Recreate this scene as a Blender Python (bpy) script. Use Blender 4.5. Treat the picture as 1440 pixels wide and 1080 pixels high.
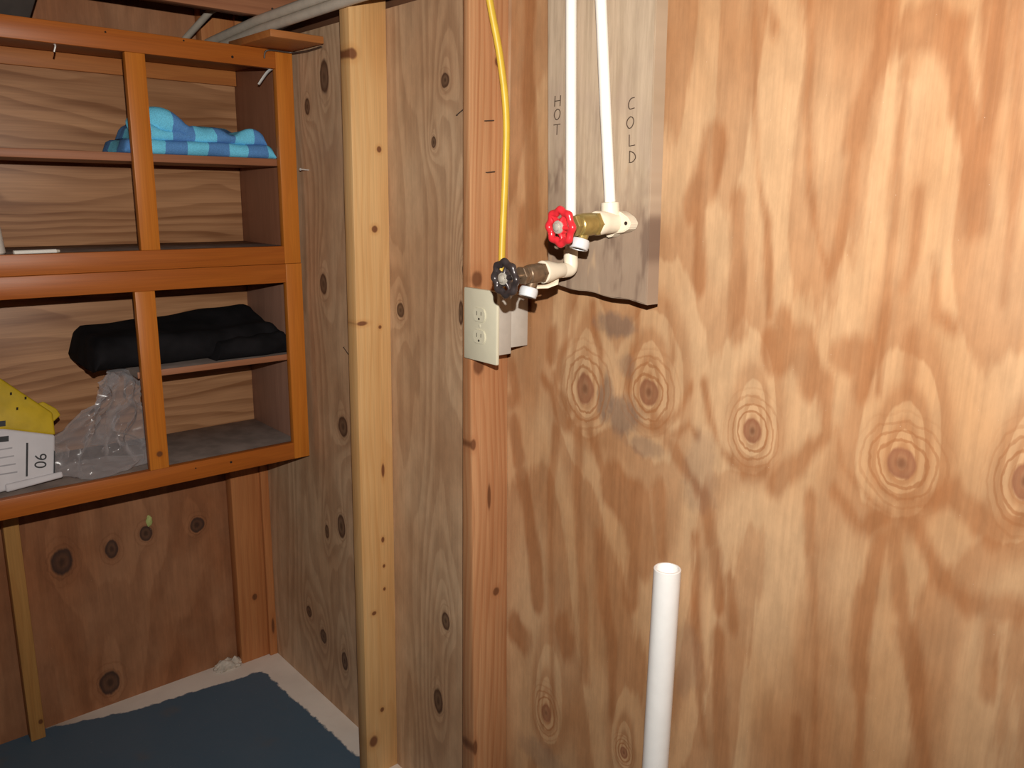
import bpy, bmesh, math, random
import numpy as np
from mathutils import Vector, Matrix, noise

random.seed(7)
scene = bpy.context.scene
for o in list(bpy.data.objects):
    bpy.data.objects.remove(o)
col = scene.collection

# ---------------------------------------------------------------- camera
CAM = Vector((2.0484, -1.0096, 1.4312))
YAW, PITCH, ROLL, FPX = math.radians(41.3119), math.radians(12.9773), math.radians(0.8476), 1161.4501
fw = Vector((-math.cos(YAW) * math.cos(PITCH), math.sin(YAW) * math.cos(PITCH), -math.sin(PITCH)))
rt = fw.cross(Vector((0, 0, 1))).normalized()
up = rt.cross(fw)
rt, up = (math.cos(ROLL) * rt + math.sin(ROLL) * up, -math.sin(ROLL) * rt + math.cos(ROLL) * up)
cd = bpy.data.cameras.new('camera')
cam = bpy.data.objects.new('camera', cd)
col.objects.link(cam)
cam.matrix_world = Matrix(((rt.x, up.x, -fw.x, CAM.x), (rt.y, up.y, -fw.y, CAM.y), (rt.z, up.z, -fw.z, CAM.z), (0, 0, 0, 1)))
cd.sensor_width = 36
cd.lens = 36 * FPX / 1440
cd.clip_start = 0.02
scene.camera = cam

# ---------------------------------------------------------------- light: the camera's flash, a dim room
scene.view_settings.view_transform = 'Standard'
scene.view_settings.look = 'None'
scene.view_settings.gamma = 1
scene.view_settings.use_curve_mapping = False
scene.view_settings.exposure = 0.0
world = bpy.data.worlds.new('world')
scene.world = world
world.use_nodes = True
world.node_tree.nodes['Background'].inputs[0].default_value = (0.9, 0.8, 0.7, 1)
world.node_tree.nodes['Background'].inputs[1].default_value = 0.004
fl = bpy.data.lights.new('camera_flash_offscreen', 'SPOT')
fl.energy = 106
fl.spot_size = math.radians(132)
fl.spot_blend = 1.0
fl.color = (1.0, 0.95, 0.88)
fl.shadow_soft_size = 0.007
flash = bpy.data.objects.new('camera_flash_offscreen', fl)
col.objects.link(flash)
flash.location = CAM + rt * 0.008 + up * 0.125
flash.rotation_euler = (cam.matrix_world.to_3x3() @ Matrix.Rotation(math.radians(8), 3, 'X')).to_euler()

# ---------------------------------------------------------------- data measured on the walls (metres)
STREAKS = [
    (1.372,1.684,1.383,1.568,0.0044), (1.383,1.568,1.398,1.458,0.0044), (1.398,1.458,1.419,1.39,0.0044), (1.419,1.39,1.433,1.276,0.0044), (1.453,1.672,1.464,1.54,0.004),
    (1.464,1.54,1.477,1.439,0.004), (1.477,1.439,1.499,1.366,0.004), (1.499,1.366,1.515,1.338,0.004), (1.552,1.657,1.553,1.605,0.0126), (1.553,1.605,1.536,1.544,0.0126),
    (1.536,1.544,1.532,1.501,0.0126), (1.532,1.501,1.533,1.422,0.0072), (1.533,1.422,1.527,1.372,0.0072), (1.527,1.372,1.515,1.338,0.0072), (1.584,1.573,1.586,1.499,0.0045),
    (1.586,1.499,1.59,1.388,0.0045), (1.59,1.388,1.592,1.272,0.0045), (1.592,1.272,1.594,1.198,0.0045), (1.584,1.617,1.607,1.626,0.016), (1.607,1.626,1.63,1.608,0.016),
    (1.585,1.573,1.591,1.621,0.0072), (1.633,1.6,1.647,1.537,0.012), (1.647,1.537,1.669,1.48,0.012), (1.667,1.494,1.683,1.409,0.0136), (1.669,1.64,1.679,1.545,0.0084),
    (1.679,1.545,1.68,1.488,0.0084), (1.693,1.636,1.706,1.525,0.0035), (1.706,1.525,1.718,1.394,0.0035), (1.718,1.394,1.721,1.322,0.0035), (1.327,1.499,1.312,1.448,0.018),
    (1.312,1.448,1.294,1.417,0.018), (1.37,1.428,1.386,1.245,0.012), (1.306,1.396,1.31,1.311,0.0104), (1.396,1.668,1.403,1.649,0.008), (1.615,1.44,1.617,1.363,0.0064),
    (1.617,1.363,1.611,1.328,0.0064), (1.64,1.365,1.65,1.301,0.0032), (1.65,1.301,1.674,1.287,0.0032), (1.441,1.228,1.483,1.239,0.018), (1.483,1.239,1.503,1.199,0.018),
    (1.453,1.268,1.472,1.241,0.009), (1.541,1.236,1.576,1.232,0.0135), (1.576,1.232,1.575,1.198,0.0135), (1.626,1.267,1.63,1.204,0.0064), (1.334,1.158,1.351,1.107,0.0052),
    (1.351,1.107,1.374,1.063,0.0052), (1.374,1.063,1.412,1.045,0.0052), (1.412,1.045,1.446,1.054,0.0052), (1.523,1.193,1.533,1.127,0.011), (1.533,1.127,1.499,1.079,0.011),
    (1.499,1.079,1.465,1.038,0.011), (1.545,1.135,1.559,1.089,0.0036), (1.559,1.089,1.597,1.056,0.0036), (1.597,1.056,1.621,1.044,0.0036), (1.553,1.053,1.592,1.015,0.008),
    (1.592,1.015,1.622,1.039,0.008), (1.52,1.028,1.529,0.963,0.009), (1.529,0.963,1.542,0.872,0.005), (1.542,0.872,1.55,0.811,0.005), (1.55,0.811,1.566,0.637,0.005),
    (1.621,1.005,1.612,0.922,0.0072), (1.612,0.922,1.608,0.848,0.012), (1.608,0.848,1.616,0.799,0.012), (1.616,0.799,1.63,0.676,0.0063), (1.635,1.01,1.65,0.957,0.0088),
    (1.65,0.957,1.666,0.894,0.0088), (1.666,0.894,1.688,0.829,0.0128), (1.688,0.829,1.71,0.723,0.0128), (1.652,1.049,1.694,0.984,0.0104), (1.694,0.984,1.73,0.96,0.0104),
    (1.73,0.96,1.782,0.973,0.0104), (1.755,0.952,1.767,0.864,0.0091), (1.65,1.062,1.697,1.09,0.0072), (1.697,1.09,1.728,1.068,0.0072), (1.728,1.068,1.749,1.053,0.0072),
    (1.749,1.053,1.775,1.079,0.0072), (1.334,0.913,1.349,0.755,0.0039), (1.349,0.755,1.381,0.579,0.0039), (1.375,0.898,1.39,0.821,0.0084), (1.395,0.763,1.417,0.549,0.012),
    (1.409,0.87,1.415,0.796,0.0072), (1.535,0.695,1.545,0.625,0.0077), (0.933,0.901,0.955,0.827,0.016), (0.955,0.827,0.976,0.722,0.016), (0.976,0.722,0.986,0.669,0.016),
    (1.022,1.011,1.013,0.907,0.0076), (1.013,0.907,1.018,0.774,0.0076), (1.018,0.774,1.034,0.448,0.0076), (1.078,1.024,1.084,0.884,0.0102), (1.084,0.884,1.102,0.734,0.0102),
    (1.102,0.734,1.117,0.56,0.0102), (1.105,1.03,1.15,0.953,0.0085), (1.164,0.947,1.213,0.923,0.03), (1.213,0.923,1.236,0.851,0.03), (1.136,0.849,1.152,0.736,0.0102),
    (1.152,0.736,1.177,0.66,0.0102), (1.177,0.66,1.184,0.52,0.0102), (0.922,0.575,0.95,0.563,0.021), (1.052,0.632,1.062,0.614,0.0228), (1.219,0.83,1.218,0.763,0.0144),
    (1.263,0.962,1.274,0.865,0.0126), (1.34,0.918,1.35,0.785,0.0039), (1.35,0.785,1.373,0.669,0.0039), (0.982,1.107,1.007,1.089,0.0072), (1.007,1.089,1.03,1.045,0.0072),
    (1.03,1.045,1.054,1.033,0.0072), (1.054,1.033,1.075,1.047,0.0072), (1.013,1.118,1.021,1.089,0.0045), (1.021,1.089,1.053,1.063,0.0045), (1.053,1.063,1.067,1.058,0.0045),
    (1.308,1.146,1.293,1.106,0.0056), (1.293,1.106,1.266,1.083,0.0056), (1.266,1.083,1.243,1.083,0.0056), (1.326,1.076,1.312,1.09,0.0049), (1.312,1.09,1.285,1.066,0.0049),
    (1.285,1.066,1.255,1.071,0.0049), (1.255,1.071,1.24,1.077,0.0049), (1.056,1.245,1.054,1.193,0.0045), (1.054,1.193,1.026,1.15,0.0045), (1.026,1.15,1.024,1.114,0.0045),
    (1.101,1.25,1.106,1.213,0.004), (1.106,1.213,1.126,1.173,0.004), (1.201,1.261,1.201,1.202,0.0038), (1.201,1.202,1.187,1.163,0.0038), (1.187,1.163,1.187,1.123,0.0038),
    (1.257,1.267,1.265,1.23,0.0042), (1.265,1.23,1.273,1.189,0.0042), (0.899,1.106,0.91,1.06,0.014), (0.91,1.06,0.898,1.046,0.014), (1.007,1.184,1.004,1.15,0.0114),
    (0.906,0.996,0.923,0.943,0.018), (1.275,1.055,1.348,0.982,0.0091), (1.348,0.982,1.366,0.919,0.0091), (0.931,1.75,0.931,1.614,0.0162), (0.931,1.614,0.946,1.398,0.0162),
    (0.922,1.397,0.92,1.334,0.0133),
]
KNOTS_MAIN = [
    (1.091,1.105,0.0217,0.028), (1.23,1.126,0.0195,0.0233), (1.422,1.105,0.0152,0.0198), (1.634,1.112,0.019,0.0208), (1.769,1.126,0.0133,0.0233), (1.016,0.434,0.014,0.021),
    (1.217,0.461,0.009,0.012),
]
STAINS_MAIN = [
    (1.158,1.224,0.048,0.0233,0.68), (1.139,1.098,0.0195,0.04,0.6), (1.179,1.075,0.048,0.0327,0.65), (1.225,1.034,0.039,0.0187,0.45), (1.18,1.16,0.021,0.0233,0.4), (1.339,1.02,0.035,0.07,0.3),
    (1.336,0.699,0.0293,0.07,0.25), (1.003,0.334,0.08,0.033,0.35),
]
KNOTS_BAY_STUDS = [
    (0.691,1.643,0.0135,0.0149), (0.523,1.177,0.0143,0.017), (0.741,1.196,0.0084,0.0281), (0.686,0.493,0.0153,0.0241), (0.757,1.283,0.0125,0.0159), (0.655,0.275,0.0184,0.0343),
    (0.652,1.529,0.0084,0.0113),
]
KNOTS_BAY_CORNER = [
    (0.179,1.203,0.0185,0.0281), (0.227,0.571,0.0211,0.034), (0.252,0.849,0.0238,0.0289), (0.219,1.691,0.0216,0.0397), (0.13,1.63,0.0132,0.0213), (0.103,0.196,0.018,0.0221),
    (0.221,0.172,0.0173,0.0295), (0.148,0.529,0.0115,0.0221), (0.022,0.239,0.0162,0.0179),
]
KNOTS_LEFT = [
    (-0.564,0.462,0.0283,0.04), (-0.44,0.463,0.0183,0.028), (-0.348,0.484,0.018,0.0238), (-0.204,0.472,0.0217,0.0238), (-0.479,0.068,0.0275,0.0368),
]

# ---------------------------------------------------------------- node helpers
class Nd:
    """One output socket with arithmetic."""
    def __init__(s, t, sock):
        s.t, s.s = t, sock
    def _m(s, op, b=None, c=None, clamp=False):
        n = s.t.nodes.new('ShaderNodeMath'); n.operation = op; n.use_clamp = clamp
        for i, v in enumerate((s, b, c)):
            if v is None: continue
            if isinstance(v, Nd): s.t.links.new(v.s, n.inputs[i])
            else: n.inputs[i].default_value = v
        return Nd(s.t, n.outputs[0])
    def __add__(s, b): return s._m('ADD', b)
    def __sub__(s, b): return s._m('SUBTRACT', b)
    def __mul__(s, b): return s._m('MULTIPLY', b)
    def __truediv__(s, b): return s._m('DIVIDE', b)
    def mn(s, b): return s._m('MINIMUM', b)
    def mx(s, b): return s._m('MAXIMUM', b)
    def gt(s, b): return s._m('GREATER_THAN', b)
    def fract(s): return s._m('FRACT')
    def absv(s): return s._m('ABSOLUTE')
    def expn(s): return (s * -1.0)._m('EXPONENT')
    def sine(s): return s._m('SINE')
    def smooth(s, a, b, lo=0.0, hi=1.0):
        n = s.t.nodes.new('ShaderNodeMapRange'); n.interpolation_type = 'SMOOTHSTEP'
        s.t.links.new(s.s, n.inputs[0])
        for i, v in enumerate((a, b, lo, hi)): n.inputs[i + 1].default_value = v
        return Nd(s.t, n.outputs[0])

class Mat:
    def __init__(s, name):
        s.m = bpy.data.materials.new(name); s.m.use_nodes = True
        s.t = s.m.node_tree; s.b = s.t.nodes['Principled BSDF']
        s.n = s.t.nodes; s.l = s.t.links
    def coord(s):
        tc = s.n.new('ShaderNodeTexCoord'); sp = s.n.new('ShaderNodeSeparateXYZ')
        s.l.new(tc.outputs['Object'], sp.inputs[0]); s.tc = tc
        return [Nd(s.t, sp.outputs[i]) for i in range(3)]
    def vec(s, *a):
        c = s.n.new('ShaderNodeCombineXYZ')
        for i, v in enumerate(a):
            if isinstance(v, Nd): s.l.new(v.s, c.inputs[i])
            else: c.inputs[i].default_value = v
        return c.outputs[0]
    def noise(s, v, scale=1.0, detail=2.0, rough=0.5, dist=0.0):
        n = s.n.new('ShaderNodeTexNoise'); s.l.new(v, n.inputs['Vector'])
        n.inputs['Scale'].default_value = scale; n.inputs['Detail'].default_value = detail
        n.inputs['Roughness'].default_value = rough; n.inputs['Distortion'].default_value = dist
        return Nd(s.t, n.outputs[0])
    def vm(s, op, a, b=None, scale=None):
        n = s.n.new('ShaderNodeVectorMath'); n.operation = op
        s.l.new(a, n.inputs[0])
        if b is not None:
            if isinstance(b, (tuple, list)): n.inputs[1].default_value = b
            else: s.l.new(b, n.inputs[1])
        if scale is not None: s.l.new(scale.s, n.inputs['Scale'])
        return n.outputs
    def mix(s, f, a, b):
        n = s.n.new('ShaderNodeMix'); n.data_type = 'RGBA'
        if isinstance(f, Nd): s.l.new(f.s, n.inputs[0])
        else: n.inputs[0].default_value = f
        for i, v in ((6, a), (7, b)):
            if isinstance(v, tuple): n.inputs[i].default_value = (*v[:3], 1)
            else: s.l.new(v, n.inputs[i])
        return n.outputs[2]
    def scale_col(s, c, f):
        n = s.n.new('ShaderNodeMix'); n.data_type = 'RGBA'; n.blend_type = 'MULTIPLY'; n.inputs[0].default_value = 1
        s.l.new(c, n.inputs[6]); s.l.new(s.vec(f, f, f), n.inputs[7])
        return n.outputs[2]
    def out(s, c=None, rough=0.6, spec=0.3, bump=None, bd=0.002, metal=0.0):
        if c is not None:
            if isinstance(c, tuple): s.b.inputs['Base Color'].default_value = (*c[:3], 1)
            else: s.l.new(c, s.b.inputs['Base Color'])
        if isinstance(rough, Nd): s.l.new(rough.s, s.b.inputs['Roughness'])
        else: s.b.inputs['Roughness'].default_value = rough
        s.b.inputs['Specular IOR Level'].default_value = spec
        s.b.inputs['Metallic'].default_value = metal
        if bump is not None:
            n = s.n.new('ShaderNodeBump'); n.inputs['Distance'].default_value = bd; n.inputs['Strength'].default_value = 0.6
            s.l.new(bump.s, n.inputs['Height']); s.l.new(n.outputs[0], s.b.inputs['Normal'])
        return s.m

def knot_dist(k, u, z, rec, stretch=1.0):
    """elliptic distance to a knot in units of its core radius"""
    du = (u - rec[0]) * (1.0 / rec[2]); dz = (z - rec[1]) * (1.0 / (rec[3] * stretch))
    return (du * du + dz * dz)._m('SQRT')

def plywood(name, axis, light, mid, dark, knots, streaks=(), stains=(), freq=(2.2, 0.45), bands=7.0,
            contrast=0.55, kamp=0.9, kcol=(0.13, 0.055, 0.025), grey=(0.25, 0.19, 0.16), seed=0.0, rough=0.5, ring=4.0, ringmax=2.2):
    k = Mat(name); c = k.coord(); u, z = c[0 if axis == 'X' else 1], c[2]
    u = u + seed
    knots = [(a[0] + seed, *a[1:]) for a in knots]
    jag = k.noise(k.vec(u * 55.0, z * 7.0, 0.0), 1.0, 3.0, 0.6) - 0.5
    h = k.noise(k.vec(u * freq[0], z * freq[1], 3.1), 1.0, 1.5, 0.45) * 2.0
    h = h + k.noise(k.vec(u * freq[0] * 4.0, z * freq[1] * 3.0, 7.7), 1.0, 1.0, 0.4) * 0.28
    near = None; core = None
    for i, rec in enumerate(knots):
        d = knot_dist(k, u, z, rec)
        du = (u - rec[0]) * (1.0 / (rec[2] * ring * 0.8)); dzz = (z - rec[1]) * (1.0 / (rec[3] * ring))
        dzz = dzz.mx(0.0) * 0.5 + dzz.mn(0.0)
        e = (du * du + dzz * dzz)._m('SQRT').expn()
        h = h + e * kamp
        core = d if core is None else core.mn(d)
    hh = h * bands + jag * 0.35
    f = hh.fract()
    band = f.smooth(0.25, 0.72) * f.smooth(1.0, 0.9)
    fine = k.noise(k.vec(u * 160.0, z * 4.0, 1.0), 1.0, 3.0, 0.6)
    blot = k.noise(k.vec(u * 4.0, z * 2.5, 9.0), 1.0, 3.0, 0.55)
    base = k.mix(blot.smooth(0.35, 0.68), light, mid)
    colr = k.mix(band * contrast * blot.smooth(0.2, 0.7, 0.55, 1.0), base, dark)
    if streaks:
        at = k.n.new('ShaderNodeAttribute'); at.attribute_name = 'grain'
        sd = Nd(k.t, at.outputs['Fac']) + jag * 0.022 + (k.noise(k.vec(u * 14.0, z * 5.0, 4.0), 1.0, 2.0) - 0.5) * 0.022
        msk = sd.smooth(0.0085, -0.006)
        inner = k.noise(k.vec(u * 25.0, z * 1.5, 2.0), 1.0, 2.0)
        colr = k.mix(msk * inner.smooth(0.25, 0.7, 0.48, 0.82), colr, dark)
    smear = k.noise(k.vec(u * 32.0, z * 22.0, 6.0), 1.0, 3.0, 0.6) - 0.5
    for (su, sz, ru, rz, sk) in stains:
        d = knot_dist(k, u, z, (su + seed, sz, ru, rz)) + smear * 1.3 + jag * 0.5
        colr = k.mix(d.smooth(1.2, 0.55, 0.0, sk), colr, grey)
    if core is not None:
        cj = core + jag * 0.35 + smear * 0.35; core = core + smear * 0.8
        rr = ((core * 11.5 + jag * 2.2 + h * 5.0).sine()).smooth(0.2, 0.95) * core.smooth(ringmax, ringmax * 0.35) * core.smooth(0.9, 1.3)
        colr = k.mix(rr * 0.7, colr, dark)
        colr = k.mix(cj.smooth(1.08, 0.82) * cj.smooth(0.35, 0.95, 0.72, 0.95), colr, kcol)
        colr = k.mix(cj.smooth(0.5, 0.1, 0.0, 0.55), colr, tuple(q * 0.5 for q in kcol))
    colr = k.scale_col(colr, fine.smooth(0.2, 0.8, 0.92, 1.06))
    mott = k.noise(k.vec(u * 36.0, z * 13.0, 15.0), 1.0, 4.0, 0.65)
    colr = k.scale_col(colr, mott.smooth(0.3, 0.7, 0.89, 1.06))
    # tiny pale nicks
    vo = k.n.new('ShaderNodeTexVoronoi'); k.l.new(k.vec(u * 14.0, z * 9.0, 0.0), vo.inputs['Vector'])
    nick = Nd(k.t, vo.outputs['Distance']).smooth(0.03, 0.015)
    colr = k.mix(nick * 0.6, colr, (0.75, 0.6, 0.48))
    return k.out(colr, rough=rough, spec=0.25, bump=fine, bd=0.0006)

def lumber(name, along, light, dark, knots=(), freq=38.0, contrast=0.6, rough=0.5, spec=0.3, kcol=(0.14, 0.05, 0.02), seed=0.0, blot=0.4, blotcol=None):
    """sawn or planed board with the grain along one axis"""
    k = Mat(name); c = k.coord(); v = c['XYZ'.index(along)]
    a, b = [c[i] for i in range(3) if 'XYZ'[i] != along]
    u = a + b * 1.0 + seed
    g = k.noise(k.vec(u * freq, v * 1.6, seed), 1.0, 3.0, 0.6, 0.4)
    w = k.noise(k.vec(u * freq * 0.3, v * 0.8, seed + 5.0), 1.0, 1.0)
    f = (u * freq * 1.4 + w * 6.0 + k.noise(k.vec(u * 8.0, v * 2.0, seed + 2.0)) * 3.0).fract()
    t = f.smooth(0.3, 0.85) * f.smooth(1.0, 0.92)
    colr = k.mix((t * 0.5 + g.smooth(0.35, 0.7) * 0.6) * contrast, light, dark)
    bl = k.noise(k.vec(u * 5.0, v * 2.2, seed + 8.0), 1.0, 2.0)
    colr = k.mix(bl.smooth(0.42, 0.75, 0.0, blot), colr, blotcol or dark)
    for (ka, kv, ra, rv) in knots:
        du = (b - ka) * (1.0 / ra) if along == 'Z' else (a - ka) * (1.0 / ra)
        dv = (v - kv) * (1.0 / rv)
        d = (du * du + dv * dv)._m('SQRT') + (g - 0.5) * 0.6
        colr = k.mix(d.smooth(2.2, 1.0, 0.0, 0.35), colr, dark)
        colr = k.mix(d.smooth(1.1, 0.6, 0.0, 0.9), colr, kcol)
    colr = k.scale_col(colr, k.noise(k.vec(u * 300.0, v * 6.0, 0.0), 1.0, 2.0).smooth(0.2, 0.8, 0.9, 1.08))
    return k.out(colr, rough=rough, spec=spec, bump=g, bd=0.0008)

def plain(name, c, rough=0.5, spec=0.4, metal=0.0, vary=0.1, scale=40.0, bd=0.0004):
    k = Mat(name); co = k.coord()
    n = k.noise(k.tc.outputs['Object'], scale, 3.0)
    rgb = k.mix(n.smooth(0.3, 0.7), tuple(x * (1 - vary) for x in c), tuple(min(1, x * (1 + vary)) for x in c))
    return k.out(rgb, rough=rough, spec=spec, metal=metal, bump=n, bd=bd)

# ---------------------------------------------------------------- materials
M = {}
M['ply_main'] = plywood('fir_plywood', 'X', (0.575, 0.358, 0.196), (0.49, 0.272, 0.132), (0.325, 0.132, 0.050), KNOTS_MAIN,
                        STREAKS, STAINS_MAIN, freq=(3.0, 0.6), bands=4.0, contrast=0.56, kamp=1.2, ring=2.1, kcol=(0.27, 0.11, 0.055), grey=(0.19, 0.125, 0.092), ringmax=3.9)
M['ply_bay'] = plywood('weathered_plywood', 'X', (0.60, 0.405, 0.25), (0.52, 0.315, 0.18), (0.32, 0.17, 0.09),
                       KNOTS_BAY_STUDS + KNOTS_BAY_CORNER, freq=(3.4, 0.5), bands=9.0, contrast=0.45, kamp=0.5, ring=2.6, kcol=(0.07, 0.03, 0.018))
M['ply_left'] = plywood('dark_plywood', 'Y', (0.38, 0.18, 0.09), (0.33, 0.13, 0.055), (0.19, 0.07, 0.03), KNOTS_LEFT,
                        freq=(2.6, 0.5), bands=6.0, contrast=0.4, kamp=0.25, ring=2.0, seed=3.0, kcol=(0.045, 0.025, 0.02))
M['stud_a'] = lumber('pine_stud', 'Z', (0.71, 0.44, 0.195), (0.54, 0.245, 0.07),
                     [(-0.083, 1.704, .012, .012), (-0.023, 1.519, .006, .007), (-0.038, 1.352, .008, .008), (-0.075, 1.149, .016, .006),
                      (-0.029, 1.137, .005, .005), (-0.028, 0.80, .005, .02), (-0.032, .628, .005, .008), (-0.06, .446, .007, .006),
                      (-0.043, .177, .006, .007), (-0.07, .099, .013, .017), (-0.03, .50, .004, .005), (-0.03, .56, .004, .005)],
                     freq=24.0, contrast=0.42, kcol=(0.16, 0.05, 0.02))
M['stud_b'] = lumber('fir_stud', 'Z', (0.52, 0.27, 0.13), (0.36, 0.14, 0.055),
                     [(-0.03, .657, .009, .010), (-0.072, 1.122, .014, .02), (-0.027, 1.655, .006, .009), (-0.075, 1.28, .014, .018),
                      (-0.085, .972, .006, .012), (-0.047, .86, .005, .03), (-0.085, .33, .006, .02)],
                     freq=52.0, contrast=0.75, seed=2.0)
M['stud_c'] = lumber('reddish_stud', 'Z', (0.50, 0.20, 0.07), (0.38, 0.125, 0.04), [(-0.06, .21, .009, .012), (-.012, .1, .005, .03)], freq=30.0, seed=4.0)
M['stud_d'] = lumber('tan_batten', 'Z', (0.50, 0.26, 0.08), (0.40, 0.18, 0.05), [(-0.665, .05, .006, .008)], freq=30.0, seed=6.0)
M['joist'] = lumber('rough_joist', 'Y', (0.42, 0.18, 0.09), (0.27, 0.10, 0.05), freq=30.0, seed=8.0)
M['backing'] = lumber('dark_siding', 'X', (0.16, 0.075, 0.04), (0.08, 0.035, 0.02), freq=20.0, seed=9.0)
M['frame_h'] = lumber('orange_varnished_rail', 'Y', (0.42, 0.118, 0.016), (0.31, 0.075, 0.010), freq=26.0, contrast=0.5, rough=0.42, spec=0.35, seed=1.0)
M['frame_v'] = lumber('orange_varnished_stile', 'Z', (0.56, 0.185, 0.022), (0.44, 0.12, 0.012), [(-0.400, .816, .008, .008)], freq=26.0, contrast=0.5, rough=0.42, spec=0.35, seed=3.0)
M['panel'] = lumber('walnut_panelling', 'Y', (0.47, 0.245, 0.12), (0.22, 0.092, 0.038), freq=22.0, contrast=0.9, rough=0.45, seed=5.0, blot=0.3)
M['side'] = lumber('brown_side_board', 'Z', (0.29, 0.125, 0.07), (0.21, 0.085, 0.045), freq=18.0, contrast=0.5, rough=0.5, seed=7.0)
M['side2'] = lumber('dusty_side_board', 'Z', (0.33, 0.175, 0.12), (0.24, 0.12, 0.08), freq=18.0, contrast=0.5, rough=0.55, seed=7.5)
M['shelf'] = lumber('brown_shelf', 'Y', (0.36, 0.15, 0.075), (0.27, 0.10, 0.045), freq=18.0, contrast=0.5, seed=11.0)
M['dusty'] = plain('dusty_board', (0.25, 0.20, 0.175), 0.8, 0.1, vary=0.18, scale=18)
M['rail_back'] = lumber('orange_back_rail', 'Y', (0.46, 0.17, 0.045), (0.36, 0.115, 0.03), freq=20.0, seed=12.0)

k = Mat('weathered_board'); c = k.coord()
g = k.noise(k.vec(c[0] * 75.0, c[2] * 4.0, 0.0), 1.0, 4.0, 0.7); b = k.noise(k.vec(c[0] * 9.0, c[2] * 5.0, 2.0), 1.0, 3.0, 0.6)
cc = k.mix(g.smooth(0.3, 0.72), (0.50, 0.385, 0.275), (0.36, 0.27, 0.185))
cc = k.mix(b.smooth(0.45, 0.7, 0, 0.6), cc, (0.36, 0.265, 0.205))
low = (c[2] + (k.noise(k.vec(c[0] * 22.0, c[2] * 9.0, 11.0), 1.0, 3.0, 0.6) - 0.5) * 0.30).smooth(1.47, 1.42)
cc = k.mix(low * b.smooth(0.3, 0.62, 0.25, 0.9), cc, (0.29, 0.205, 0.145))
dk = k.noise(k.vec(c[0] * 26.0, c[2] * 7.0, 6.0), 1.0, 3.0, 0.6)
cc = k.mix(dk.smooth(0.52, 0.66) * low.mx(0.2) * 0.62, cc, (0.12, 0.07, 0.05))
cc = k.mix(dk.smooth(0.42, 0.30) * low * 0.7, cc, (0.48, 0.33, 0.20))
M['board'] = k.out(cc, rough=0.75, spec=0.15, bump=g, bd=0.0012)

k = Mat('slab_paint'); c = k.coord()
n1 = k.noise(k.vec(c[0] * 22.0, c[1] * 22.0, 0.0), 1.0, 4.0, 0.65) - 0.5
n2 = k.noise(k.vec(c[0] * 5.0, c[1] * 5.0, 4.0), 1.0, 3.0) - 0.5
da = (c[0] + 0.257) - 0.066 + (c[1] + 0.30) * -0.09 + n1 * 0.035
da = da + (c[1] + 0.44).mn(0.0).mx(-0.30) * -0.20
db = c[1] * -1.0 - 0.052 + n1 * 0.035
sm = (da.mn(db) - ((da - db).absv() * -0.06 + 0.055).mx(0.0) * 0.5)
blue = sm.smooth(-0.003, 0.004)
spat = k.n.new('ShaderNodeTexVoronoi'); k.l.new(k.vec(c[0] * 9.0, c[1] * 9.0, 0.0), spat.inputs['Vector'])
dots = Nd(k.t, spat.outputs['Distance']).smooth(0.045, 0.03)
white = k.mix(n2.smooth(-0.2, 0.25), (0.92, 0.84, 0.75), (0.78, 0.70, 0.62))
white = k.mix((c[1] + 0.50).smooth(0.0, -0.14, 0.0, 0.8), white, (0.42, 0.34, 0.27))
bl = k.mix(n2.smooth(-0.25, 0.3), (0.082, 0.140, 0.200), (0.098, 0.150, 0.205))
wear = k.noise(k.vec(c[0] * 7.0, c[1] * 7.0, 12.0), 1.0, 3.0)
bl = k.mix(wear.smooth(0.60, 0.78, 0, 0.4), bl, (0.17, 0.14, 0.12))
bl = k.mix(dots * 0.5, bl, (0.45, 0.45, 0.45))
M['floor'] = k.out(k.mix(blue, white, bl), rough=0.55, spec=0.3, bump=n1, bd=0.002)

M['pvc'] = plain('white_pvc', (0.90, 0.89, 0.87), 0.35, 0.5, vary=0.02)
M['cpvc'] = plain('white_supply_pipe', (0.86, 0.83, 0.76), 0.35, 0.5, vary=0.02)
M['cream'] = plain('cream_fitting', (0.78, 0.69, 0.54), 0.4, 0.5, vary=0.03)
M['brass'] = plain('brass', (0.34, 0.255, 0.085), 0.34, 0.5, 0.55, vary=0.15, scale=90)
M['old_brass'] = plain('tarnished_brass', (0.20, 0.135, 0.085), 0.36, 0.5, 0.55, vary=0.2, scale=90)
M['red'] = plain('red_enamel', (0.62, 0.025, 0.035), 0.28, 0.6, vary=0.06)
M['black_iron'] = plain('black_enamel', (0.045, 0.035, 0.035), 0.3, 0.6, 0.2, vary=0.2)
M['steel'] = plain('grey_steel', (0.50, 0.46, 0.39), 0.25, 0.8, 0.25)
M['ring'] = plain('pale_threaded_ring', (0.66, 0.68, 0.70), 0.4, 0.5, 0.2)
M['hole'] = plain('dark_hole', (0.03, 0.02, 0.015), 0.9, 0.1)  # near-black stand-in for the shade inside holes; also colours dots and print
M['yellow'] = plain('yellow_cable_sheath', (0.74, 0.49, 0.05), 0.4, 0.5, vary=0.05)
M['ivory'] = plain('ivory_plastic', (0.66, 0.62, 0.47), 0.35, 0.45, vary=0.02)
M['greybox'] = plain('grey_plastic_box', (0.48, 0.43, 0.37), 0.5, 0.35, vary=0.04)
M['conduit'] = plain('grey_conduit', (0.58, 0.51, 0.42), 0.5, 0.4, vary=0.06)
M['metal'] = plain('zinc_wire', (0.72, 0.69, 0.65), 0.3, 0.8, 0.15)
M['darkwire'] = plain('dark_wire', (0.10, 0.075, 0.06), 0.4, 0.5, 0.5)
M['ink'] = plain('pencil_ink', (0.075, 0.05, 0.035), 0.8, 0.1)
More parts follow.
